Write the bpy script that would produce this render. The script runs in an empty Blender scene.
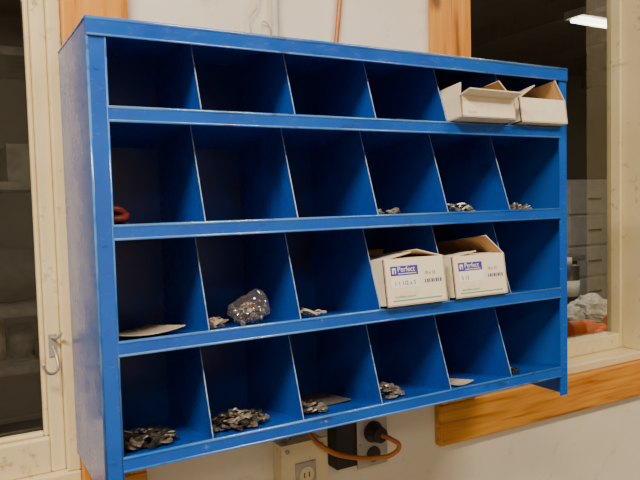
import bpy, bmesh, math, random
import numpy as np
from mathutils import Vector, Matrix, noise

scene = bpy.context.scene
ZT = 1.75          # cabinet top height
FY = -0.238        # cabinet front plane y (wall surface y=0)
BY = -0.022        # cabinet back plane
W = 0.857
SL = 0.030         # shelf drop front->back
DEP = BY - FY
TH = math.atan(SL / DEP)
LIPS = [0.1075, 0.2567, 0.4055, 0.5562]
LH = 0.0185
DIV = [0.0035 + 0.1422*i for i in range(1, 6)]
BOT = 0.612

# ---------------------------------------------------------------- camera calibration (least squares on measured corners)
r0 = Vector((.8727, -.488, -.019)).normalized()
f0 = Vector((.486, .872, -.0627)); f0 = (f0 - r0*f0.dot(r0)).normalized()
u0 = r0.cross(f0)
R0 = np.array([r0, -u0, f0])            # world -> cam (x right, y down, z fwd)
C0 = np.array([-0.153, FY-0.857, ZT-0.227])
FLG = 0.0225
pts = [((0, FY, ZT), (84, 17)), ((W, FY, ZT), (568, 70)), ((W, FY, ZT-BOT), (569, 395)), ((0, BY, ZT), (56, 53)),
       ((0, FY, ZT-0.588), (107, None)),
       ((DIV[0], FY+.004, ZT-LIPS[0]), (203, 111)), ((DIV[0], FY+.004, ZT-LIPS[1]), (205, 222)),
       ((DIV[0], FY+.004, ZT-LIPS[2]), (210, 330)), ((DIV[0], FY+.004, ZT-LIPS[3]), (214, 438)),
       ((DIV[1], FY+.004, ZT-LIPS[3]), (304, 421)), ((DIV[2], FY+.004, ZT-LIPS[3]), (384, 403)),
       ((DIV[3], FY+.004, ZT-LIPS[3]), (451, 388)), ((DIV[4], FY+.004, ZT-LIPS[3]), (511, 376)),
       ((FLG, FY, ZT-LIPS[0]), (108, 109)), ((FLG, FY, ZT-LIPS[1]), (113, 226)), ((FLG, FY, ZT-LIPS[2]), (118, 341)), ((FLG, FY, ZT-LIPS[3]), (121, 457)),
       ((W-.019, FY, ZT-LIPS[0]), (557, 128)), ((W-.019, FY, ZT-LIPS[1]), (559, 210)), ((W-.019, FY, ZT-LIPS[2]), (561, 290)), ((W-.019, FY, ZT-LIPS[3]), (562, 368)),
       ((0.726, -.02, ZT-.755), (440, 445)), ((0.726, -.02, ZT+.12), (432, None)), ((0.826, -.02, ZT+.12), (472, None)),
       ((0.008, -.02, ZT+.06), (62, None)), ((0.108, -.02, ZT+.06), (127, None))]
def resid(p):
    a, b, c = p[:3]
    Rx = np.array([[1,0,0],[0,math.cos(a),-math.sin(a)],[0,math.sin(a),math.cos(a)]])
    Ry = np.array([[math.cos(b),0,math.sin(b)],[0,1,0],[-math.sin(b),0,math.cos(b)]])
    Rz = np.array([[math.cos(c),-math.sin(c),0],[math.sin(c),math.cos(c),0],[0,0,1]])
    R = Rx @ Ry @ Rz @ R0; C = C0 + p[3:6]; F = 660 + p[6]
    out = []
    for X, (uu, vv) in pts:
        q = R @ (np.array(X) - C)
        out.append((q[0]/q[2]*F + 320 - uu)/2.5)
        if vv is not None: out.append((q[1]/q[2]*F + 240 - vv)/2.5)
    s = [math.radians(1)]*3 + [0.03]*3 + [20]
    return np.array(out + [p[i]/s[i] for i in range(7)]), R, C, F
p = np.zeros(7)
for it in range(12):
    r_, *_ = resid(p); J = np.zeros((len(r_), 7))
    for i in range(7):
        dp = p.copy(); h = 1e-5 if i < 6 else 1e-2; dp[i] += h
        J[:, i] = (resid(dp)[0] - r_)/h
    p = p - np.linalg.solve(J.T @ J, J.T @ r_)
_, RC, CC, FF = resid(p)
cam = bpy.data.cameras.new('camera'); co = bpy.data.objects.new('camera', cam); scene.collection.objects.link(co)
Rw = Matrix((RC[0].tolist(), (-RC[1]).tolist(), (-RC[2]).tolist())).transposed().to_4x4()
co.matrix_world = Matrix.Translation(Vector(CC.tolist())) @ Rw
cam.sensor_width = 36; cam.lens = 36*FF/640; cam.clip_start = 0.02
scene.camera = co

# ---------------------------------------------------------------- materials
def mat_new(name):
    m = bpy.data.materials.new(name); m.use_nodes = True
    nt = m.node_tree
    return m, nt, nt.nodes['Principled BSDF']

def mat(name, c1, c2=None, scale=8, rough=0.6, metal=0.0, bump=0.0, bscale=60, stretch=(1,1,1),
        lo=0.35, hi=0.65, detail=4, spec=None):
    m, nt, b = mat_new(name)
    b.inputs['Roughness'].default_value = rough
    b.inputs['Metallic'].default_value = metal
    if spec is not None: b.inputs['Specular IOR Level'].default_value = spec
    tc = nt.nodes.new('ShaderNodeTexCoord')
    mp = nt.nodes.new('ShaderNodeMapping'); mp.inputs['Scale'].default_value = stretch
    nt.links.new(tc.outputs['Object'], mp.inputs['Vector'])
    n = nt.nodes.new('ShaderNodeTexNoise'); n.inputs['Scale'].default_value = scale
    n.inputs['Detail'].default_value = detail
    nt.links.new(mp.outputs[0], n.inputs['Vector'])
    r = nt.nodes.new('ShaderNodeValToRGB')
    r.color_ramp.elements[0].position = lo; r.color_ramp.elements[1].position = hi
    r.color_ramp.elements[0].color = (*c1, 1)
    r.color_ramp.elements[1].color = (*(c2 or c1), 1)
    nt.links.new(n.outputs['Fac'], r.inputs['Fac'])
    nt.links.new(r.outputs['Color'], b.inputs['Base Color'])
    if bump:
        n2 = nt.nodes.new('ShaderNodeTexNoise'); n2.inputs['Scale'].default_value = bscale
        n2.inputs['Detail'].default_value = 3
        nt.links.new(mp.outputs[0], n2.inputs['Vector'])
        bp = nt.nodes.new('ShaderNodeBump'); bp.inputs['Strength'].default_value = bump
        bp.inputs['Distance'].default_value = 0.002
        nt.links.new(n2.outputs['Fac'], bp.inputs['Height'])
        nt.links.new(bp.outputs['Normal'], b.inputs['Normal'])
    return m

def add_layer(m, col, dscale, dlo, dhi, stretch=(1, 1, 1), amount=1.0, rough=None):
    nt = m.node_tree; b = nt.nodes['Principled BSDF']
    src = b.inputs['Base Color'].links[0].from_socket
    tc = nt.nodes.new('ShaderNodeTexCoord')
    mp = nt.nodes.new('ShaderNodeMapping'); mp.inputs['Scale'].default_value = stretch
    mp.inputs['Location'].default_value = (dscale*0.13, 1.7, dscale*0.07)
    nt.links.new(tc.outputs['Object'], mp.inputs['Vector'])
    n = nt.nodes.new('ShaderNodeTexNoise'); n.inputs['Scale'].default_value = dscale; n.inputs['Detail'].default_value = 8
    n.inputs['Roughness'].default_value = 0.68
    nt.links.new(mp.outputs[0], n.inputs['Vector'])
    r = nt.nodes.new('ShaderNodeMapRange')
    r.inputs['From Min'].default_value = dlo; r.inputs['From Max'].default_value = dhi
    r.inputs['To Max'].default_value = amount
    nt.links.new(n.outputs['Fac'], r.inputs['Value'])
    mx = nt.nodes.new('ShaderNodeMixRGB')
    nt.links.new(r.outputs[0], mx.inputs['Fac'])
    nt.links.new(src, mx.inputs['Color1']); mx.inputs['Color2'].default_value = (*col, 1)
    nt.links.new(mx.outputs[0], b.inputs['Base Color'])
    if rough is not None:
        r2 = nt.nodes.new('ShaderNodeMapRange'); r2.inputs['From Min'].default_value = 0.3; r2.inputs['From Max'].default_value = 0.7
        r2.inputs['To Min'].default_value = rough[0]; r2.inputs['To Max'].default_value = rough[1]
        nt.links.new(n.outputs['Fac'], r2.inputs['Value']); nt.links.new(r2.outputs[0], b.inputs['Roughness'])
    return m

def paint_with_dirt(name, base, base2, dirt, dscale, dlo, dhi, rough=0.42, bump=0.15, bscale=150):
    return add_layer(mat(name, base, base2, scale=6, rough=rough, bump=bump, bscale=bscale, spec=0.4), dirt, dscale, dlo, dhi)

def wood(name, horiz):
    m, nt, b = mat_new(name)
    b.inputs['Roughness'].default_value = 0.30
    tc = nt.nodes.new('ShaderNodeTexCoord')
    mp = nt.nodes.new('ShaderNodeMapping')
    mp.inputs['Scale'].default_value = (0.07, 1, 1) if horiz else (1, 1, 0.07)
    nt.links.new(tc.outputs['Object'], mp.inputs['Vector'])
    n = nt.nodes.new('ShaderNodeTexNoise'); n.inputs['Scale'].default_value = 60; n.inputs['Detail'].default_value = 5
    n.inputs['Distortion'].default_value = 0.8
    nt.links.new(mp.outputs[0], n.inputs['Vector'])
    r = nt.nodes.new('ShaderNodeValToRGB')
    r.color_ramp.elements[0].position = 0.30; r.color_ramp.elements[0].color = (0.30, 0.09, 0.010, 1)
    r.color_ramp.elements[1].position = 0.66; r.color_ramp.elements[1].color = (0.74, 0.34, 0.050, 1)
    e = r.color_ramp.elements.new(0.48); e.color = (0.62, 0.25, 0.032, 1)
    nt.links.new(n.outputs['Fac'], r.inputs['Fac'])
    v = nt.nodes.new('ShaderNodeTexVoronoi'); v.inputs['Scale'].default_value = 5.5
    mp2 = nt.nodes.new('ShaderNodeMapping'); mp2.inputs['Scale'].default_value = (0.7, 1, 1.2) if horiz else (1.2, 1, 0.7)
    nt.links.new(tc.outputs['Object'], mp2.inputs['Vector']); nt.links.new(mp2.outputs[0], v.inputs['Vector'])
    mr = nt.nodes.new('ShaderNodeMapRange'); mr.inputs['From Min'].default_value = 0.04; mr.inputs['From Max'].default_value = 0.11
    mr.inputs['To Min'].default_value = 0.85; mr.inputs['To Max'].default_value = 0
    nt.links.new(v.outputs['Distance'], mr.inputs['Value'])
    mx = nt.nodes.new('ShaderNodeMixRGB'); mx.inputs['Color2'].default_value = (0.12, 0.03, 0.006, 1)
    nt.links.new(mr.outputs[0], mx.inputs['Fac']); nt.links.new(r.outputs[0], mx.inputs['Color1'])
    nt.links.new(mx.outputs[0], b.inputs['Base Color'])
    return m

M_blue = mat('blue_enamel', (0.002, 0.075, 0.47), (0.004, 0.10, 0.56), scale=9, rough=0.20, bump=0.05, bscale=80, spec=0.7)
add_layer(M_blue, (0.02, 0.025, 0.05), 16, 0.63, 0.72, stretch=(0.45, 1, 1.3), amount=0.8)
add_layer(M_blue, (0.28, 0.30, 0.34), 75, 0.675, 0.71, stretch=(0.6, 1, 1.4), amount=0.8, rough=(0.14, 0.32))
M_blue_side = mat('blue_enamel_outer_side', (0.003, 0.080, 0.44), (0.004, 0.10, 0.50), scale=5, rough=0.24, bump=0.10, bscale=45, spec=0.65)
add_layer(M_blue_side, (0.02, 0.03, 0.07), 12, 0.66, 0.80, amount=0.5, rough=(0.16, 0.30))
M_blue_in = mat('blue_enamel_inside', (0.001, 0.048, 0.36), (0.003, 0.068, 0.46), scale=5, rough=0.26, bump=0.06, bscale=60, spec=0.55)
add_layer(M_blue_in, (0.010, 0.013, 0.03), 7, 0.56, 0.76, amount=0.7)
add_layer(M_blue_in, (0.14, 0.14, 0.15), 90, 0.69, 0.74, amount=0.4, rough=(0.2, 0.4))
M_back = mat('blue_enamel_shaded_grimy_back', (0.0015, 0.024, 0.18), (0.003, 0.042, 0.28), scale=5, rough=0.36, bump=0.1, bscale=60, spec=0.45)  # darker blue has the bins' inner shade painted in; some grime on top
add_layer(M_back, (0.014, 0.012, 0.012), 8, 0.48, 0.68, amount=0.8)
M_edge = mat('worn_blue_edge', (0.08, 0.20, 0.40), (0.36, 0.42, 0.50), scale=60, rough=0.4)
M_hem = mat('worn_lip_hem', (0.008, 0.14, 0.60), (0.10, 0.26, 0.58), scale=30, rough=0.16, stretch=(0.3, 1, 1), spec=0.9)
add_layer(M_hem, (0.05, 0.05, 0.06), 14, 0.60, 0.67, amount=0.85)
M_wall = mat('plaster_paint', (0.76, 0.70, 0.58), (0.82, 0.77, 0.66), scale=5, rough=0.5, bump=0.4, bscale=30)
add_layer(M_wall, (0.42, 0.33, 0.22), 11, 0.58, 0.80, amount=0.7)
add_layer(M_wall, (0.30, 0.24, 0.18), 60, 0.66, 0.74, amount=0.6)
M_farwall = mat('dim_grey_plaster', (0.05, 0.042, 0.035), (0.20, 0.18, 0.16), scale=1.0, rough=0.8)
M_cream = paint_with_dirt('cream_gloss_paint', (0.72, 0.60, 0.34), (0.79, 0.68, 0.43), (0.25, 0.16, 0.07), 26, 0.59, 0.76, rough=0.28, bump=0.45, bscale=40)
M_pale = mat('painted_conduit', (0.60, 0.56, 0.48), (0.70, 0.66, 0.57), scale=20, rough=0.4)
M_woodV = wood('pine_vertical', False); M_woodH = wood('pine_horizontal', True)
M_floor = mat('concrete_floor', (0.16, 0.15, 0.14), (0.24, 0.23, 0.21), scale=3, rough=0.7)
M_ceil = mat('ceiling_paint', (0.55, 0.52, 0.47), (0.6, 0.57, 0.52), scale=3, rough=0.8)
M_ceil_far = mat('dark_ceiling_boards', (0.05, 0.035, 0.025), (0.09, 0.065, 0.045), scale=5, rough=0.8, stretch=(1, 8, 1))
M_box_w = mat('cream_carton_print', (0.78, 0.70, 0.52), (0.86, 0.79, 0.63), scale=12, rough=0.6)
add_layer(M_box_w, (0.45, 0.32, 0.18), 26, 0.60, 0.78, amount=0.6)
M_box_b = mat('brown_cardboard', (0.46, 0.26, 0.10), (0.56, 0.34, 0.15), scale=20, rough=0.85, stretch=(1, 6, 1))
M_card = mat('aged_card', (0.34, 0.27, 0.19), (0.48, 0.40, 0.30), scale=25, rough=0.85)
M_cardgrey = mat('grey_card', (0.07, 0.065, 0.06), (0.13, 0.115, 0.10), scale=25, rough=0.8)
M_steel = mat('zinc_plated_steel', (0.18, 0.17, 0.15), (0.50, 0.48, 0.44), scale=90, rough=0.42, metal=0.7)
M_steel_d = mat('dark_oiled_steel', (0.012, 0.011, 0.010), (0.055, 0.050, 0.045), scale=60, rough=0.45, metal=0.4)
M_brass = mat('tarnished_steel', (0.08, 0.065, 0.05), (0.28, 0.235, 0.18), scale=90, rough=0.55, metal=0.4)
M_grey = mat('grey_metal', (0.40, 0.38, 0.34), (0.52, 0.50, 0.46), scale=30, rough=0.4, metal=0.5)
M_black = mat('black_plastic', (0.012, 0.012, 0.012), (0.025, 0.024, 0.023), scale=20, rough=0.4)
M_orange = mat('orange_cable', (0.42, 0.12, 0.012), (0.55, 0.18, 0.025), scale=20, rough=0.35)
M_orange2 = mat('orange_glove_rubber', (0.80, 0.13, 0.010), (0.90, 0.20, 0.02), scale=20, rough=0.5)
M_rust = mat('dark_red_rubber', (0.14, 0.018, 0.006), (0.26, 0.036, 0.010), scale=30, rough=0.45)
M_purple = mat('label_blue', (0.05, 0.035, 0.34), (0.06, 0.045, 0.38), rough=0.5)
M_label = mat('label_white', (0.85, 0.84, 0.80), rough=0.5)
M_green = mat('label_green', (0.05, 0.40, 0.26), rough=0.5)
M_ink = mat('label_ink', (0.06, 0.06, 0.12), rough=0.5)
M_whitepl = mat('white_plastic', (0.66, 0.65, 0.60), (0.78, 0.77, 0.72), rough=0.4)
M_cloth = mat('dark_fabric', (0.02, 0.02, 0.022), (0.05, 0.045, 0.042), scale=20, rough=0.9)

def glass_mat():
    m = bpy.data.materials.new('window_glass'); m.use_nodes = True
    nt = m.node_tree; nt.nodes.clear()
    o = nt.nodes.new('ShaderNodeOutputMaterial')
    t = nt.nodes.new('ShaderNodeBsdfTransparent'); t.inputs[0].default_value = (0.80, 0.80, 0.76, 1)
    g = nt.nodes.new('ShaderNodeBsdfGlossy'); g.inputs['Roughness'].default_value = 0.015
    lw = nt.nodes.new('ShaderNodeLayerWeight'); lw.inputs[0].default_value = 0.5
    mr = nt.nodes.new('ShaderNodeMapRange'); mr.inputs['From Min'].default_value = 0; mr.inputs['From Max'].default_value = 1
    mr.inputs['To Min'].default_value = 0.07; mr.inputs['To Max'].default_value = 0.32
    x = nt.nodes.new('ShaderNodeMixShader')
    nt.links.new(lw.outputs['Facing'], mr.inputs['Value'])
    nt.links.new(mr.outputs[0], x.inputs[0]); nt.links.new(t.outputs[0], x.inputs[1]); nt.links.new(g.outputs[0], x.inputs[2])
    nt.links.new(x.outputs[0], o.inputs[0])
    return m
M_glass = glass_mat()

def bag_mat():
    m = bpy.data.materials.new('clear_polybag'); m.use_nodes = True
    nt = m.node_tree; nt.nodes.clear()
    o = nt.nodes.new('ShaderNodeOutputMaterial')
    t = nt.nodes.new('ShaderNodeBsdfTransparent'); t.inputs[0].default_value = (0.93, 0.91, 0.88, 1)
    g = nt.nodes.new('ShaderNodeBsdfGlossy'); g.inputs['Roughness'].default_value = 0.12
    d = nt.nodes.new('ShaderNodeBsdfDiffuse'); d.inputs[0].default_value = (0.6, 0.56, 0.5, 1)
    gd = nt.nodes.new('ShaderNodeMixShader'); gd.inputs[0].default_value = 0.18
    nt.links.new(g.outputs[0], gd.inputs[1]); nt.links.new(d.outputs[0], gd.inputs[2])
    lw = nt.nodes.new('ShaderNodeLayerWeight'); lw.inputs[0].default_value = 0.5
    mr = nt.nodes.new('ShaderNodeMapRange'); mr.inputs['To Min'].default_value = 0.12; mr.inputs['To Max'].default_value = 0.55
    x = nt.nodes.new('ShaderNodeMixShader')
    nt.links.new(lw.outputs['Facing'], mr.inputs['Value']); nt.links.new(mr.outputs[0], x.inputs[0])
    nt.links.new(t.outputs[0], x.inputs[1]); nt.links.new(gd.outputs[0], x.inputs[2]); nt.links.new(x.outputs[0], o.inputs[0])
    return m
M_bag = bag_mat()

def emis(name, col, s):
    m = bpy.data.materials.new(name); m.use_nodes = True
    b = m.node_tree.nodes['Principled BSDF']
    b.inputs['Base Color'].default_value = (*col, 1)
    b.inputs['Emission Color'].default_value = (*col, 1); b.inputs['Emission Strength'].default_value = s
    return m
M_tube = emis('fluorescent_tube', (1.0, 0.93, 0.82), 9)

# ---------------------------------------------------------------- mesh helpers
class MB:
    def __init__(s):
        s.bm = bmesh.new(); s.mats = []
    def mi(s, m):
        if m not in s.mats: s.mats.append(m)
        return s.mats.index(m)
    def para(s, o, u, v, w, m):
        o, u, v, w = map(Vector, (o, u, v, w))
        p = [o, o+u, o+u+v, o+v, o+w, o+u+w, o+u+v+w, o+v+w]
        vs = [s.bm.verts.new(q) for q in p]
        fs = [(0,3,2,1),(4,5,6,7),(0,1,5,4),(1,2,6,5),(2,3,7,6),(3,0,4,7)]
        if u.cross(v).dot(w) < 0: fs = [f[::-1] for f in fs]
        for f in fs:
            F = s.bm.faces.new([vs[i] for i in f]); F.material_index = s.mi(m)
    def box(s, x0, x1, y0, y1, z0, z1, m):
        return s.para((x0,y0,z0), (x1-x0,0,0), (0,y1-y0,0), (0,0,z1-z0), m)
    def quad(s, ps, m):
        F = s.bm.faces.new([s.bm.verts.new(Vector(q)) for q in ps]); F.material_index = s.mi(m)
    def prism(s, pts, ext, m, edge=None):
        ext = Vector(ext); a = [s.bm.verts.new(Vector(p)) for p in pts]; b = [s.bm.verts.new(Vector(p)+ext) for p in pts]
        n = len(pts); fs = [s.bm.faces.new(a), s.bm.faces.new(b[::-1])]
        for i in range(n):
            F = s.bm.faces.new([a[i], b[i], b[(i+1) % n], a[(i+1) % n]])
            if edge and i in edge: F.material_index = s.mi(edge[i]); F.tag = True
            fs.append(F)
        for F in fs:
            if not F.tag: F.material_index = s.mi(m)
        bmesh.ops.recalc_face_normals(s.bm, faces=fs)
    def cyl(s, c, axis, r, h, m, seg=20, r2=None, smooth=True):
        q = Vector((0,0,1)).rotation_difference(Vector(axis).normalized()).to_matrix().to_4x4()
        M = Matrix.Translation(Vector(c)) @ q
        res = bmesh.ops.create_cone(s.bm, cap_ends=True, segments=seg, radius1=r, radius2=r if r2 is None else r2, depth=h, matrix=M)
        fs = set(f for v in res['verts'] for f in v.link_faces)
        for f in fs:
            f.material_index = s.mi(m); f.smooth = smooth and len(f.verts) == 4
    def sph(s, c, r, m, sc=(1,1,1), seg=16):
        M = Matrix.Translation(Vector(c)) @ Matrix.Diagonal((*sc, 1))
        res = bmesh.ops.create_uvsphere(s.bm, u_segments=seg, v_segments=seg//2, radius=r, matrix=M)
        for f in set(f for v in res['verts'] for f in v.link_faces):
            f.material_index = s.mi(m); f.smooth = True
    def finish(s, name, parent=None, bevel=0, loc=None, rot=None):
        me = bpy.data.meshes.new(name); s.bm.to_mesh(me); s.bm.free()
        for m in s.mats: me.materials.append(m)
        ob = bpy.data.objects.new(name, me); scene.collection.objects.link(ob)
        if loc: ob.location = loc
        if rot: ob.rotation_euler = rot
        if parent: ob.parent = parent
        if bevel:
            b = ob.modifiers.new('bevel', 'BEVEL'); b.width = bevel; b.segments = 2; b.limit_method = 'ANGLE'
        return ob

def empty(name, loc=(0,0,0), rot=(0,0,0)):
    e = bpy.data.objects.new(name, None); scene.collection.objects.link(e)
    e.location = loc; e.rotation_euler = rot; e.empty_display_size = 0.05
    return e

def tube(name, pts, r, m, parent=None, cyclic=False):
    cu = bpy.data.curves.new(name, 'CURVE'); cu.dimensions = '3D'; cu.bevel_depth = r; cu.bevel_resolution = 4
    sp = cu.splines.new('BEZIER'); sp.bezier_points.add(len(pts)-1); sp.use_cyclic_u = cyclic
    for p, q in zip(sp.bezier_points, pts):
        p.co = q; p.handle_left_type = p.handle_right_type = 'AUTO'
    cu.resolution_u = 10; cu.materials.append(m); cu.use_fill_caps = True
    ob = bpy.data.objects.new(name, cu); scene.collection.objects.link(ob)
    if parent: ob.parent = parent
    return ob

def text(name, s, size, loc, m, parent):
    cu = bpy.data.curves.new(name, 'FONT'); cu.body = s; cu.size = size; cu.extrude = 0.0001
    cu.materials.append(m)
    ob = bpy.data.objects.new(name, cu); scene.collection.objects.link(ob)
    ob.location = loc; ob.rotation_euler = (math.pi/2, 0, 0); ob.parent = parent
    return ob

# ---------------------------------------------------------------- room shell
X0, X1, Y0, Y1, H = -3.0, 8.0, -4.0, 4.2, 2.9
OL0, OL1 = -1.00, 0.008       # left window opening
OR0, OR1 = 0.826, 2.10        # right window opening
OZ0, OZ1 = ZT-0.668, 2.45
def shell(name, *b):
    m = MB(); m.box(*b[:6], b[6]); return m.finish(name)
shell('floor', X0, X1, Y0, Y1, -0.1, 0, M_floor)
shell('ceiling', X0, X1, Y0, 0.12, H, H+0.1, M_ceil)
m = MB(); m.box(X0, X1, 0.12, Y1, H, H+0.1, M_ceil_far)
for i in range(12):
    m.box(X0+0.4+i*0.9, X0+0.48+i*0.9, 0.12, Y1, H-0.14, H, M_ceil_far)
m.finish('ceiling_back_room')
shell('wall_left', X0-0.1, X0, Y0, Y1, 0, H, M_wall)
shell('wall_right', X1, X1+0.1, Y0, Y1, 0, H, M_wall)
shell('wall_rear', X0, X1, Y0-0.1, Y0, 0, H, M_wall)
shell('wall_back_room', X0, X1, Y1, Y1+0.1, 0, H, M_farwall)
m = MB(); T = 0.12
m.box(X0, OL0, 0, T, 0, H, M_wall)
m.box(OL0, OL1, 0, T, 0, OZ0, M_wall); m.box(OL0, OL1, 0, T, OZ1, H, M_wall)
m.box(OL1, OR0, 0, T, 0, H, M_wall)
m.box(OR0, OR1, 0, T, 0, OZ0, M_wall); m.box(OR0, OR1, 0, T, OZ1, H, M_wall)
m.box(OR1, X1, 0, T, 0, H, M_wall)
m.finish('wall_front')
m = MB(); m.box(X0, X1, -0.015, 0, 0, 0.12, M_woodH); m.finish('baseboard_front')

CW, CT = 0.100, 0.02
def casing(name, a, b):
    m = MB()
    m.box(a-CW, a, -CT, 0, OZ0, OZ1, M_woodV); m.box(b, b+CW, -CT, 0, OZ0, OZ1, M_woodV)
    m.box(a-CW, b+CW, -CT-0.001, 0, OZ0-0.088, OZ0, M_woodH); m.box(a-CW, b+CW, -CT-0.001, 0, OZ1, OZ1+CW, M_woodH)
    return m.finish(name, bevel=0.003)
casing('trim_1', OL0, OL1)
casing('trim_2', OR0, OR1)

def window(name, a, b, jl, jr, sy, splits, q, rail, mw=0.05):
    e = empty(name, ((a+b)/2, 0.05, OZ0))
    def fin(m, n, bev=0.003):
        o = m.finish(n, bevel=bev); o.parent = e; o.matrix_parent_inverse = Matrix.Translation(-e.location); return o
    m = MB()
    m.box(a, a+jl, -0.004, 0.115, OZ0+.02, OZ1-.016, M_cream); m.box(b-jr, b, -0.004, 0.115, OZ0+.02, OZ1-.016, M_cream)
    m.box(a, b, -0.006, 0.115, OZ0, OZ0+0.02, M_cream); m.box(a, b, -0.006, 0.115, OZ1-0.016, OZ1, M_cream)
    fin(m, 'jamb_frame')
    m = MB(); za, zb = OZ0+0.02, OZ1-0.016
    xs = [a+jl] + splits + [b-jr]
    for i in range(len(xs)-1):
        l = xs[i]; r = xs[i+1]
        if i > 0: l += mw
        if i < len(xs)-2: r -= mw
        m.box(l, l+q, sy, sy+0.04, za, zb, M_cream); m.box(r-q, r, sy, sy+0.04, za, zb, M_cream)
        m.box(l+q, r-q, sy, sy+0.04, za, za+rail, M_cream); m.box(l+q, r-q, sy, sy+0.04, zb-rail, zb, M_cream)
        if q > 0.02:
            m.box(l+q, l+q+0.007, sy+0.010, sy+0.026, za+rail, zb-rail, M_cream); m.box(r-q-0.007, r-q, sy+0.010, sy+0.026, za+rail, zb-rail, M_cream)
            m.box(l+q+.007, r-q-.007, sy+0.010, sy+0.026, za+rail, za+rail+0.007, M_cream)
        g = MB(); yy = sy+0.028
        g.quad([(l+q-.001, yy, za+rail-.001), (r-q+.001, yy, za+rail-.001), (r-q+.001, yy, zb-rail+.001), (l+q-.001, yy, zb-rail+.001)], M_glass)
        fin(g, 'glass_pane_%d' % (i+1), 0)
    fin(m, 'sash')
    if splits:
        m = MB()
        for s in splits:
            m.box(s-mw, s+mw, -0.004, sy+0.05, OZ0+0.02, OZ1-0.016, M_cream)
            m.box(s-mw+0.012, s-mw+0.018, -0.008, -0.004, OZ0+0.02, OZ1-0.016, M_cream)
        fin(m, 'mullion')
    return e
window('window_1', OL0, OL1, 0.016, 0.020, 0.010, [], 0.022, 0.056)
window('window_2', OR0, OR1, 0.006, 0.016, 0.055, [1.480], 0.010, 0.040, mw=0.055)

# ---------------------------------------------------------------- cabinet
def sz(row, d):   # top surface of shelf row (1..4) at depth d behind front
    return ZT - LIPS[row-1] - SL*d/DEP
m = MB()
tk = 0.002; FL = FLG; FR = 0.019
m.box(0, tk, FY, BY, ZT-BOT, ZT, M_blue_side); m.box(W-tk, W, FY, BY, ZT-BOT, ZT, M_blue_side)
m.box(tk, FL, FY, FY+tk, ZT-BOT, ZT, M_blue); m.box(W-FR, W-tk, FY, FY+tk, ZT-BOT, ZT, M_blue)
m.box(-0.001, W+0.001, FY-0.0025, BY, ZT, ZT+0.002, M_blue)
m.box(-0.001, W+0.001, FY-0.0025, FY, ZT-0.020, ZT, M_blue)
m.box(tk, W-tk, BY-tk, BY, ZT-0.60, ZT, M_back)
m.box(tk, W-tk, BY, BY+0.001, ZT-0.60, ZT-0.57, M_blue)
for r in range(1, 5):
    z = ZT-LIPS[r-1]
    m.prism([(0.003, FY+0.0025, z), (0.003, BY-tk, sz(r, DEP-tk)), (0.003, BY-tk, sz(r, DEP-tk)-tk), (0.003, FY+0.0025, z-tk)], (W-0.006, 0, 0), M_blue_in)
    m.box(FL-0.0005, W-FR+0.0005, FY-0.0015, FY+0.0026, z-LH, z+0.0005, M_blue)
    m.box(FL-0.0005, W-FR+0.0005, FY+0.0026, FY+0.008, z-LH, z-LH+0.0012, M_blue)
    m.cyl(((W+FL-FR)/2, FY-0.0010, z-LH+0.001), (1, 0, 0), 0.0018, W-FL-FR, M_hem, seg=14)
    m.cyl(((W+FL-FR)/2, FY-0.0004, z-0.0006), (1, 0, 0), 0.0022, W-FL-FR, M_hem, seg=14)
m.cyl((W/2, FY-0.0020, ZT-0.020), (1, 0, 0), 0.0016, W, M_hem, seg=14)
m.cyl((W/2, FY-0.0010, ZT+0.0000), (1, 0, 0), 0.0028, W, M_hem, seg=16)
m.cyl((FL, FY-0.0002, ZT-BOT/2-0.01), (0, 0, 1), 0.0013, BOT-0.02, M_hem, seg=10)
m.cyl((0.001, FY+0.0007, ZT-BOT/2-0.001), (0, 0, 1), 0.0018, BOT-0.002, M_hem, seg=12)
for r in range(1, 5):
    for x in DIV:
        db, dt = 0.004, 0.054
        if r == 1: dt = 0.042
        top = (lambda d: ZT) if r == 1 else (lambda d: sz(r-1, d)-tk)
        pts_ = [(x, FY+db, sz(r, db)), (x, FY+dt, top(dt)), (x, BY-tk, top(DEP-tk)), (x, BY-tk, sz(r, DEP-tk))]
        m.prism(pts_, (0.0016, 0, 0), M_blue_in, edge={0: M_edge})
cab = m.finish('pigeonhole_bin_cabinet')
m = MB()
for (x, d) in [(0.010, 0.28), (0.010, 0.06), (0.010, 0.56), (W-0.009, 0.06), (W-0.009, 0.28), (W-0.009, 0.56)]:
    m.cyl((x, FY-0.0005, ZT-d), (0, -1, 0), 0.0026, 0.0014, M_blue, seg=12)
m.finish('rivets', parent=cab)

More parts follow.
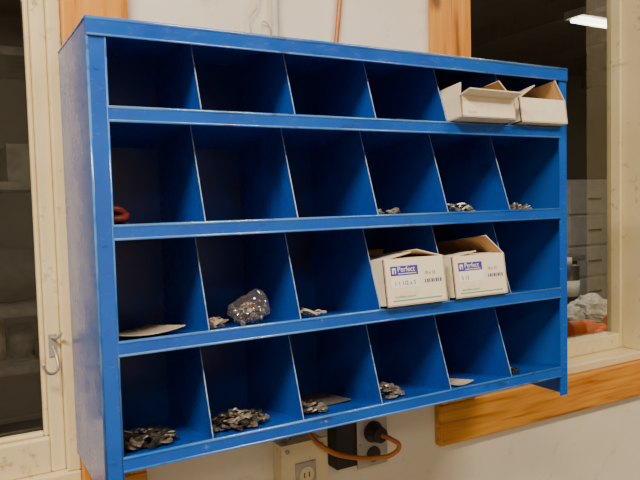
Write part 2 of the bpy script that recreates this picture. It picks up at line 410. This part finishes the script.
# ---------------------------------------------------------------- cartons
def carton(name, x, dfront, row, w, l, h, flaps, yaw=0, lift=0.0, label=None, plain=None):
    y = FY + dfront
    e = empty(name, (x + w/2, y, sz(row, max(dfront, 0)) + 0.0030 + lift), (-TH, 0, yaw))
    if dfront < 0: e.location.z += -dfront*math.tan(TH)*1.05
    m = MB(); t = 0.0012
    def lay(o, u, v, n_in):
        n = Vector(n_in)
        m.para(o, u, v, n*t, M_box_w); m.para(Vector(o)+n*t, u, v, n*t, M_box_b)
    a = -w/2
    lay((a, 0, 0), (w, 0, 0), (0, 0, h), (0, 1, 0))
    lay((a, l, 0), (w, 0, 0), (0, 0, h), (0, -1, 0))
    lay((a, 0, 0), (0, l, 0), (0, 0, h), (1, 0, 0))
    lay((-a, 0, 0), (0, l, 0), (0, 0, h), (-1, 0, 0))
    lay((a, 0, 0), (w, 0, 0), (0, l, 0), (0, 0, 1))
    for side, (ang, ln) in flaps.items():
        A = math.radians(ang)
        n = Vector({'f': (0,-1,0), 'b': (0,1,0), 'l': (-1,0,0), 'r': (1,0,0)}[side])
        d = n*math.cos(A) + Vector((0,0,1))*math.sin(A)
        nin = -n*math.sin(A) + Vector((0,0,1))*math.cos(A)
        if side in 'fb':
            o = Vector((a+0.001, 0 if side == 'f' else l, h)); u = Vector((w-0.002, 0, 0))
        else:
            o = Vector((a if side == 'l' else -a, 0.001, h)); u = Vector((0, l-0.002, 0))
        m.para(o, u, d*ln, nin*t, M_box_w); m.para(o+nin*t, u, d*ln, nin*t, M_box_b)
    m.finish('carton_body', parent=e)
    if plain:
        text('carton_print', plain, h*0.16, (a+w*0.1, -0.0004, h*0.18), M_box_b, e)
    if label:
        lw, lh = w*0.44, h*0.20
        m = MB()
        x0, z0 = -w*0.40, h*0.64
        m.box(x0, x0+lw, -0.0004, 0, z0, z0+lh, M_purple)
        m.box(x0, x0+w*0.8, -0.0003, 0, h*0.10, h*0.125, M_green)
        m.box(x0, x0+lw*1.02, -0.0003, 0, z0-h*0.26, z0-0.001, M_label)
        for i in range(8):
            m.box(w*0.14+i*0.0045, w*0.14+i*0.0045+0.002+0.001*(i % 2), -0.0003, 0, h*0.44, h*0.52, M_ink)
        m.box(x0+0.003, x0+0.010, -0.0006, 0, z0+0.003, z0+lh-0.003, M_label)
        m.box(x0+0.0055, x0+0.008, -0.0008, 0, z0+0.002, z0+lh-0.006, M_purple)
        m.finish('label_print', parent=e)
        text('label_title', 'Perfect', lh*0.80, (x0+0.013, -0.0006, z0+lh*0.38), M_label, e)
        m = MB(); m.box(x0+0.014, x0+lw-0.004, -0.0006, 0, z0+lh*0.14, z0+lh*0.22, M_label); m.finish('label_rule', parent=e)
        text('label_size', label, h*0.13, (x0+0.005, -0.0006, h*0.43), M_ink, e)
        text('label_code', '10 x 12', h*0.10, (w*0.14, -0.0004, h*0.62), M_ink, e)
        text('label_small', 'INDUSTRIAL QUALITY', h*0.055, (x0+0.004, -0.0004, h*0.17), M_green, e)
    return e
carton('parts_carton', DIV[2]+0.002, -0.014, 3, 0.122, 0.185, 0.075,
       {'b': (120, 0.03), 'l': (170, 0.057), 'r': (166, 0.055), 'f': (176, 0.03)}, label='1 1 1/2 x 5')
carton('parts_carton', DIV[3]+0.004, -0.008, 3, 0.120, 0.185, 0.071,
       {'b': (100, 0.02), 'l': (172, 0.057), 'r': (138, 0.050), 'f': (172, 0.03)}, label='5 12')
carton('open_parts_carton', DIV[3]+0.006, -0.026, 1, 0.126, 0.17, 0.036,
       {'b': (100, 0.018), 'l': (100, 0.022), 'f': (10, 0.022), 'r': (135, 0.044)}, yaw=0.04, plain='12 x 15')
carton('open_parts_carton', DIV[4]+0.010, -0.016, 1, 0.118, 0.18, 0.044,
       {'b': (100, 0.02), 'l': (150, 0.05), 'r': (118, 0.042), 'f': (172, 0.045)}, yaw=0.0)

# ---------------------------------------------------------------- small parts
def stamped(mb, M, L, Wd, t, mt):
    n = 14; outer = []
    for i in range(n):
        a = 2*math.pi*i/n
        outer.append((math.cos(a)*Wd/2 + (L/2-Wd/2)*(1 if math.cos(a) > 0 else -1), math.sin(a)*Wd/2))
    inner = [(math.cos(2*math.pi*i/n)*Wd*0.2, math.sin(2*math.pi*i/n)*Wd*0.2) for i in range(n)]
    vt = [[mb.bm.verts.new(M @ Vector((x, y, z))) for x, y in ring] for z in (0, t) for ring in (outer, inner)]
    ob, ib, ot, it = vt; k = mb.mi(mt)
    for i in range(n):
        j = (i+1) % n
        for f in ((ot[i], ot[j], it[j], it[i]), (ob[j], ob[i], ib[i], ib[j]), (ob[i], ob[j], ot[j], ot[i]), (ib[j], ib[i], it[i], it[j])):
            F = mb.bm.faces.new(f); F.material_index = k

def pile(name, x, d, row, rx, ry, n, hh, mats, seed, L=(0.018, 0.032), parent=None):
    rnd = random.Random(seed); mb = MB()
    for i in range(n):
        a = rnd.random()*6.283; q = math.sqrt(rnd.random())
        px = x + math.cos(a)*q*rx; pd = d + math.sin(a)*q*ry
        ll = rnd.uniform(*L); wd = ll*rnd.choice((0.32, 0.4, 0.5, 0.75))
        zz = sz(row, pd) + 0.003 + hh*(1-q*q)*(i/n) + (0.003 if i > n*0.3 else 0)
        tilt = 0.08 if i < n*0.3 else 0.5
        R = Matrix.Rotation(rnd.random()*6.28, 4, 'Z') @ Matrix.Rotation(rnd.uniform(-tilt, tilt), 4, 'X') @ Matrix.Rotation(rnd.uniform(-tilt, tilt), 4, 'Y')
        M = Matrix.Translation((px, FY+pd, zz)) @ Matrix.Rotation(-TH, 4, 'X') @ R
        stamped(mb, M, ll, wd, rnd.uniform(0.0015, 0.0035), rnd.choice(mats))
    return mb.finish(name, parent=parent)

cx = lambda c, f: (0.004 if c == 1 else DIV[c-2]) + 0.142*f
S, D, B = M_steel, M_steel_d, M_brass
pile('loose_steel_fittings', cx(4, .24), 0.040, 2, 0.018, 0.024, 14, 0.005, [S, B], 1, L=(0.014, 0.024))
pile('loose_steel_fittings', cx(5, .34), 0.045, 2, 0.034, 0.030, 40, 0.016, [S, S, B], 2, L=(0.014, 0.026))
pile('loose_steel_fittings', cx(6, .34), 0.045, 2, 0.028, 0.028, 26, 0.008, [S, B], 3, L=(0.014, 0.024))
pile('loose_steel_fittings', cx(3, .24), 0.045, 3, 0.024, 0.024, 16, 0.003, [B, M_card], 4, L=(0.014, 0.026))
pile('loose_steel_fittings', cx(2, .13), 0.040, 3, 0.010, 0.026, 18, 0.010, [B, M_card], 5, L=(0.012, 0.018))
pile('dark_steel_fittings', cx(1, .40), 0.062, 4, 0.044, 0.042, 140, 0.014, [D, D, D, B], 6, L=(0.018, 0.028))
pile('loose_steel_fittings', cx(2, .40), 0.058, 4, 0.042, 0.044, 100, 0.015, [B, S, B, D, D], 7, L=(0.016, 0.027))
pile('loose_steel_fittings', cx(3, .24), 0.055, 4, 0.022, 0.038, 36, 0.007, [B, S, D], 8, L=(0.016, 0.026))
pile('loose_steel_fittings', cx(4, .26), 0.055, 4, 0.024, 0.042, 34, 0.013, [S, S, B], 9, L=(0.018, 0.030))
pile('loose_steel_fittings', cx(6, .16), 0.030, 4, 0.010, 0.018, 10, 0.003, [D, B], 10, L=(0.012, 0.02))

def card(name, x, d, row, w, l, m1, yaw, curl=0.006, lift=0.002):
    mb = MB(); n = 8; t = 0.0012
    for k in range(n):
        a0, a1 = k/n, (k+1)/n
        z0, z1 = curl*(2*a0-1)**2, curl*(2*a1-1)**2
        mb.para((-w/2+w*a0, -l/2, z0), (w/n, 0, z1-z0), (0, l, 0), (0, 0, t), m1)
    return mb.finish(name, loc=(x, FY+d, sz(row, d)+lift), rot=(-TH, 0, yaw))
card('cardboard_divider_scrap', cx(1, .42), 0.100, 3, 0.102, 0.165, M_card, 0.05, lift=0.004)
card('cardboard_divider_scrap', cx(3, .58), 0.125, 4, 0.085, 0.12, M_cardgrey, -0.05, curl=0.002)
card('cardboard_divider_scrap', cx(5, .24), 0.045, 4, 0.045, 0.07, M_card, 0.2, curl=0.002)
card('cardboard_divider_scrap', cx(2, .24), 0.130, 3, 0.050, 0.09, M_card, 0.1)

# clear plastic bag of fittings: crumpled film over loose contents
BS = 0.86
bx, bd = cx(2, .55), 0.042
bag = empty('plastic_bag_of_fittings', (bx, FY+bd, sz(3, bd)+0.003))
mb = MB()
bmesh.ops.create_icosphere(mb.bm, subdivisions=5, radius=1.0)
rnd = random.Random(3)
fold = [Vector((rnd.uniform(-1, 1), rnd.uniform(-1, 1), rnd.uniform(-1, 1))).normalized() for _ in range(34)]
for v in mb.bm.verts:
    p_ = v.co.copy()
    c_ = min(1.0, min(0.93/max(p_.dot(k), 1e-3) for k in fold))   # faceted film
    f_ = c_*(1 + 0.14*noise.noise(p_*2.3) + 0.12*abs(noise.noise(p_*6)) + 0.06*noise.noise(p_*14))
    q = Vector((p_.x*0.036*f_, p_.y*0.029*f_, p_.z*0.023*f_))
    if p_.z > 0.15: q.z += 0.020*max(0, p_.x+0.1)*p_.z*(1.2+noise.noise(p_*4))
    q.z = max(q.z + 0.022, 0.001)
    v.co = q*BS
mb.mi(M_bag)
mb.finish('bag_film', parent=bag, rot=(-TH, 0, 0))
mb = MB(); rnd = random.Random(9)
for i in range(150):
    a = rnd.random()*6.28; q = math.sqrt(rnd.random())*0.85
    M = Matrix.Translation(Vector((math.cos(a)*q*0.028, math.sin(a)*q*0.020, 0.004+rnd.random()*0.028*(1-q*q*.7)))*BS) @ Matrix.Rotation(rnd.random()*6.28, 4, 'Z') @ Matrix.Rotation(rnd.uniform(-.7, .7), 4, 'X')
    if i % 3 == 0:
        loc = M.translation; ax = (rnd.uniform(-1, 1), rnd.uniform(-1, 1), rnd.uniform(-.3, .3))
        mb.cyl(loc, ax, 0.0020, 0.014, M_brass, seg=8); mb.cyl(loc+Vector(ax).normalized()*0.007, ax, 0.004, 0.003, M_steel, seg=6)
    else:
        stamped(mb, M, 0.011, 0.006, 0.0025, rnd.choice([M_brass, M_brass, M_steel_d, M_rust]))
mb.finish('bag_contents', parent=bag, rot=(-TH, 0, 0))

tp = []
for i in range(30):
    a = i*2*math.pi/11; rr = 1-0.012*i
    tp.append((0.034+0.024*rr*math.cos(a), FY+0.070+0.036*rr*math.sin(a), sz(2, 0.070+0.036*rr*math.sin(a))+0.0065+0.0085*i/11+0.006*math.sin(a*1.3)**2))
tube('red_rubber_strap', tp, 0.0050, M_rust)

# ---------------------------------------------------------------- wall fixtures
m = MB(); cxx = 0.372
m.cyl((cxx, -0.008, (ZT-0.672+H)/2), (0, 0, 1), 0.0065, H-(ZT-0.672), M_pale, seg=20)
m.box(cxx-0.018, cxx+0.018, -0.003, 0, ZT+0.045, ZT+0.058, M_pale)
m.box(cxx-0.018, cxx+0.018, -0.003, 0, ZT+0.60, ZT+0.613, M_pale)
m.finish('electrical_conduit')
m = MB()
m.box(0.345, 0.432, -0.040, 0, ZT-0.83, ZT-0.672, M_cream)
m.box(0.341, 0.436, -0.044, -0.040, ZT-0.834, ZT-0.668, M_cream)
for x, z in ((0.353, ZT-0.680), (0.424, ZT-0.680), (0.353, ZT-0.82), (0.424, ZT-0.82)):
    m.cyl((x, -0.045, z), (0, -1, 0), 0.004, 0.003, M_steel, seg=12)
m.box(0.368, 0.410, -0.047, -0.044, ZT-0.80, ZT-0.705, M_grey)
for dz in (-0.728, -0.776):
    m.cyl((0.389, -0.048, ZT+dz), (0, -1, 0), 0.015, 0.003, M_cream, seg=20)
    m.box(0.383, 0.385, -0.0505, -0.049, ZT+dz-0.005, ZT+dz+0.005, M_black); m.box(0.393, 0.395, -0.0505, -0.049, ZT+dz-0.005, ZT+dz+0.005, M_black)
m.finish('junction_box', bevel=0.002)
m = MB()
m.box(0.462, 0.508, -0.034, 0, ZT-0.742, ZT-0.655, M_black)
m.box(0.508, 0.572, -0.036, 0, ZT-0.745, ZT-0.655, M_grey)
m.box(0.505, 0.575, -0.040, -0.036, ZT-0.748, ZT-0.652, M_grey)
m.cyl((0.541, -0.042, ZT-0.724), (0, -1, 0), 0.015, 0.004, M_black, seg=24)
m.cyl((0.541, -0.042, ZT-0.680), (0, -1, 0), 0.021, 0.004, M_black, seg=24)
m.cyl((0.541, -0.056, ZT-0.680), (0, -1, 0), 0.019, 0.026, M_black, seg=24, r2=0.015)
m.cyl((0.512, -0.041, ZT-0.702), (0, -1, 0), 0.003, 0.003, M_steel, seg=10)
m.cyl((0.569, -0.041, ZT-0.702), (0, -1, 0), 0.003, 0.003, M_steel, seg=10)
m.finish('electrical_outlet', bevel=0.0015)
tube('orange_extension_cord', [(0.512, -0.007, H-0.005), (0.518, -0.007, ZT+0.5), (0.514, -0.007, ZT+0.2), (0.490, -0.007, ZT), (0.45, -0.007, ZT-0.3), (0.40, -0.008, ZT-0.60),
      (0.402, -0.034, ZT-0.655), (0.43, -0.062, ZT-0.688), (0.475, -0.066, ZT-0.708), (0.53, -0.070, ZT-0.720), (0.558, -0.080, ZT-0.716), (0.565, -0.092, ZT-0.697), (0.552, -0.088, ZT-0.684), (0.543, -0.068, ZT-0.680)], 0.0046, M_orange)
tube('hanging_wire', [(0.350, -0.003, ZT+0.20), (0.342, -0.006, ZT+0.12), (0.322, -0.008, ZT+0.085), (0.334, -0.008, ZT+0.06), (0.352, -0.006, ZT+0.09), (0.354, -0.005, ZT+0.03), (0.352, -0.004, ZT-0.02)], 0.0011, M_grey)
hk = empty('coat_hook', (-0.024, 0.0095, ZT-0.452))
m = MB(); m.box(-0.006, 0.006, -0.002, 0, -0.012, 0.024, M_grey); m.cyl((0, -0.003, 0.018), (0, -1, 0), 0.0028, 0.002, M_steel, seg=10)
m.finish('hook_plate', parent=hk, bevel=0.001)
tube('hook_wire', [(0, -0.003, 0.018), (0.006, -0.018, 0.020), (0.010, -0.028, 0.028)], 0.0022, M_grey, parent=hk)
tube('hook_wire_lower', [(0, -0.003, 0.004), (0.004, -0.008, -0.012), (0.002, -0.022, -0.030), (-0.012, -0.034, -0.030), (-0.020, -0.038, -0.016)], 0.0024, M_grey, parent=hk)

# ---------------------------------------------------------------- back room contents
m = MB(); bz = 1.06
m.box(1.15, 3.2, 0.20, 0.95, bz-0.04, bz, M_cardgrey)
for x in (1.2, 3.08):
    for y in (0.27, 0.83): m.box(x, x+0.07, y, y+0.07, 0, bz-0.04, M_woodV)
m.box(1.2, 3.15, 0.30, 0.34, bz-0.14, bz-0.04, M_woodH)
m.finish('workbench', bevel=0.003)
for k, (x, y, s_) in enumerate(((1.68, .46, .060), (1.86, .50, .070), (2.05, .50, .065))):
    mb = MB(); bmesh.ops.create_icosphere(mb.bm, subdivisions=4, radius=1.0)
    for v in mb.bm.verts:
        q = v.co.copy(); f_ = 1+0.35*noise.noise(q*2+Vector((k*3, 0, 0)))+0.25*abs(noise.noise(q*5+Vector((k, 2, 0))))
        v.co = Vector((q.x*s_*f_, q.y*s_*0.8*f_, max(q.z*s_*0.7*f_+s_*0.62, 0.001)))
    mb.mi(M_whitepl); mb.finish('white_plastic_bag', loc=(x, y, bz))
m = MB()
for gx, gy in ((1.58, 0.30), (1.78, 0.29)):
    m.sph((gx, gy, bz+0.034), 0.050, M_orange2, sc=(1.0, 0.8, 0.65))
    for k in range(4):
        m.sph((gx+0.055, gy-0.025+0.017*k, bz+0.034+0.006*(k % 2)), 0.011, M_orange2, sc=(3.0, 0.9, 0.9), seg=12)
    m.sph((gx+0.01, gy-0.04, bz+0.030), 0.012, M_orange2, sc=(1.8, 1.8, 0.9), seg=12)
    m.cyl((gx-0.055, gy, bz+0.036), (1, 0, 0), 0.035, 0.07, M_orange2, r2=0.028)
m.finish('orange_work_gloves')
m = MB()
for (x, y, h_) in ((1.52, .62, .20), (1.66, .70, .24), (2.0, .72, .18)):
    m.cyl((x, y, bz+h_/2), (0, 0, 1), 0.045, h_, M_black, seg=20); m.cyl((x, y, bz+h_+.015), (0, 0, 1), 0.018, 0.03, M_whitepl, seg=16)
    m.cyl((x, y, bz+h_*.5), (0, 0, 1), 0.0456, h_*.35, M_whitepl, seg=20)
m.finish('oil_bottles')
m = MB()
m.box(2.3, 2.62, 0.45, 0.75, bz, bz+0.16, M_whitepl); m.box(2.29, 2.63, 0.44, 0.76, bz+0.16, bz+0.18, M_grey); m.box(2.40, 2.52, 0.44, 0.45, bz+0.08, bz+0.10, M_black)
m.finish('storage_bin', bevel=0.004)
m = MB()
m.box(3.4, 5.1, 3.2, 3.8, 0, 0.9, M_cloth); m.box(3.35, 5.15, 3.15, 3.85, 0.9, 0.95, M_grey)
m.box(3.6, 4.1, 3.3, 3.7, 0.95, 1.45, M_black); m.box(3.68, 4.02, 3.28, 3.3, 1.15, 1.38, M_grey)
m.cyl((4.6, 3.5, 1.15), (0, 0, 1), 0.10, 0.4, M_black); m.cyl((4.6, 3.38, 1.25), (0, -1, 0), 0.12, 0.06, M_grey)
m.finish('bench_grinder_station', bevel=0.01)
m = MB()
m.box(5.3, 6.1, 3.5, 4.15, 0, 1.68, M_whitepl)
for i in range(5): m.box(5.33, 6.07, 3.48, 3.5, 0.05+i*0.32, 0.34+i*0.32, M_whitepl); m.box(5.6, 5.8, 3.465, 3.48, 0.19+i*0.32, 0.21+i*0.32, M_black)
m.finish('tool_cabinet', bevel=0.006)
m = MB()
for x in (-0.75, 0.75):
    for y in (1.55, 2.0): m.box(x-0.02, x+0.02, y-0.02, y+0.02, 0, 2.2, M_cardgrey)
for z in (0.5, 0.95, 1.16, 1.62, 2.1): m.box(-0.77, 0.77, 1.53, 2.02, z-0.03, z, M_cardgrey)
rack = m.finish('storage_rack')
m = MB(); m.box(-0.35, 0.02, 1.58, 1.92, 1.62, 1.86, M_cardgrey); m.box(0.05, 0.5, 1.58, 1.92, 1.62, 1.76, M_cardgrey); m.finish('cartons_on_rack', bevel=0.004, parent=rack)
m = MB()
m.sph((0.04, 1.72, 1.27), 0.1, M_cloth, sc=(1.9, 1.3, 1.05), seg=24); m.sph((-0.2, 1.72, 1.24), 0.08, M_cloth, sc=(1.2, 1.3, 1.0))
m.finish('duffel_bag_on_rack', parent=rack)
m = MB()
for i, x in enumerate((-0.3, -0.15, -0.02, 0.08, 0.22)):
    m.cyl((x, 1.72, 0.95+0.06+0.01*(i % 3)), (0, 0, 1), 0.045, 0.12+0.02*(i % 3), (M_cardgrey, M_rust, M_card)[i % 3])
m.finish('paint_tins_on_rack', parent=rack)

m = MB()
m.box(3.45, 4.03, 1.98, 2.14, H-0.16, H-0.11, M_whitepl); m.cyl((3.74, 2.03, H-0.175), (1, 0, 0), 0.014, 0.54, M_tube); m.cyl((3.74, 2.09, H-0.175), (1, 0, 0), 0.014, 0.54, M_tube)
m.box(3.63, 3.67, 2.04, 2.08, H-0.11, H, M_grey); m.box(3.83, 3.87, 2.04, 2.08, H-0.11, H, M_grey)
m.finish('fluorescent_fixture', loc=(0.22, 0, 0))

# ---------------------------------------------------------------- lights
def area(name, loc, target, sx, sy, power, col):
    l = bpy.data.lights.new(name, 'AREA'); l.shape = 'RECTANGLE'; l.size = sx; l.size_y = sy
    l.energy = power; l.color = col
    o = bpy.data.objects.new(name, l); scene.collection.objects.link(o); o.location = loc
    d = Vector(target)-Vector(loc); o.rotation_euler = d.to_track_quat('-Z', 'Y').to_euler(); return o
WARM = (1.0, 0.84, 0.63)
area('ceiling_light_left', (-0.8, -1.25, H-0.06), (-0.5, -0.95, 0), 1.0, 0.2, 84, WARM)
area('ceiling_light_right', (1.5, -1.6, H-0.06), (1.5, -1.4, 0), 1.2, 0.25, 48, WARM)
area('ceiling_light_rear', (-0.4, -3.2, H-0.06), (0, -2.6, 0), 1.2, 0.25, 20, WARM)
area('back_room_light', (3.96, 2.06, H-0.22), (3.96, 2.06, 0), 0.5, 0.12, 20, (1.0, 0.92, 0.8))
area('back_room_light_left', (0.2, 0.75, H-0.2), (0.2, 1.4, 0.6), 0.5, 0.12, 4, (1.0, 0.92, 0.8))
area('back_room_light_bench', (2.1, 0.7, H-0.2), (2.0, 0.7, 0), 0.5, 0.12, 10, (1.0, 0.92, 0.8))
w = bpy.data.worlds.new('World'); scene.world = w; w.use_nodes = True
w.node_tree.nodes['Background'].inputs[0].default_value = (0.5, 0.45, 0.4, 1)
w.node_tree.nodes['Background'].inputs[1].default_value = 0.05
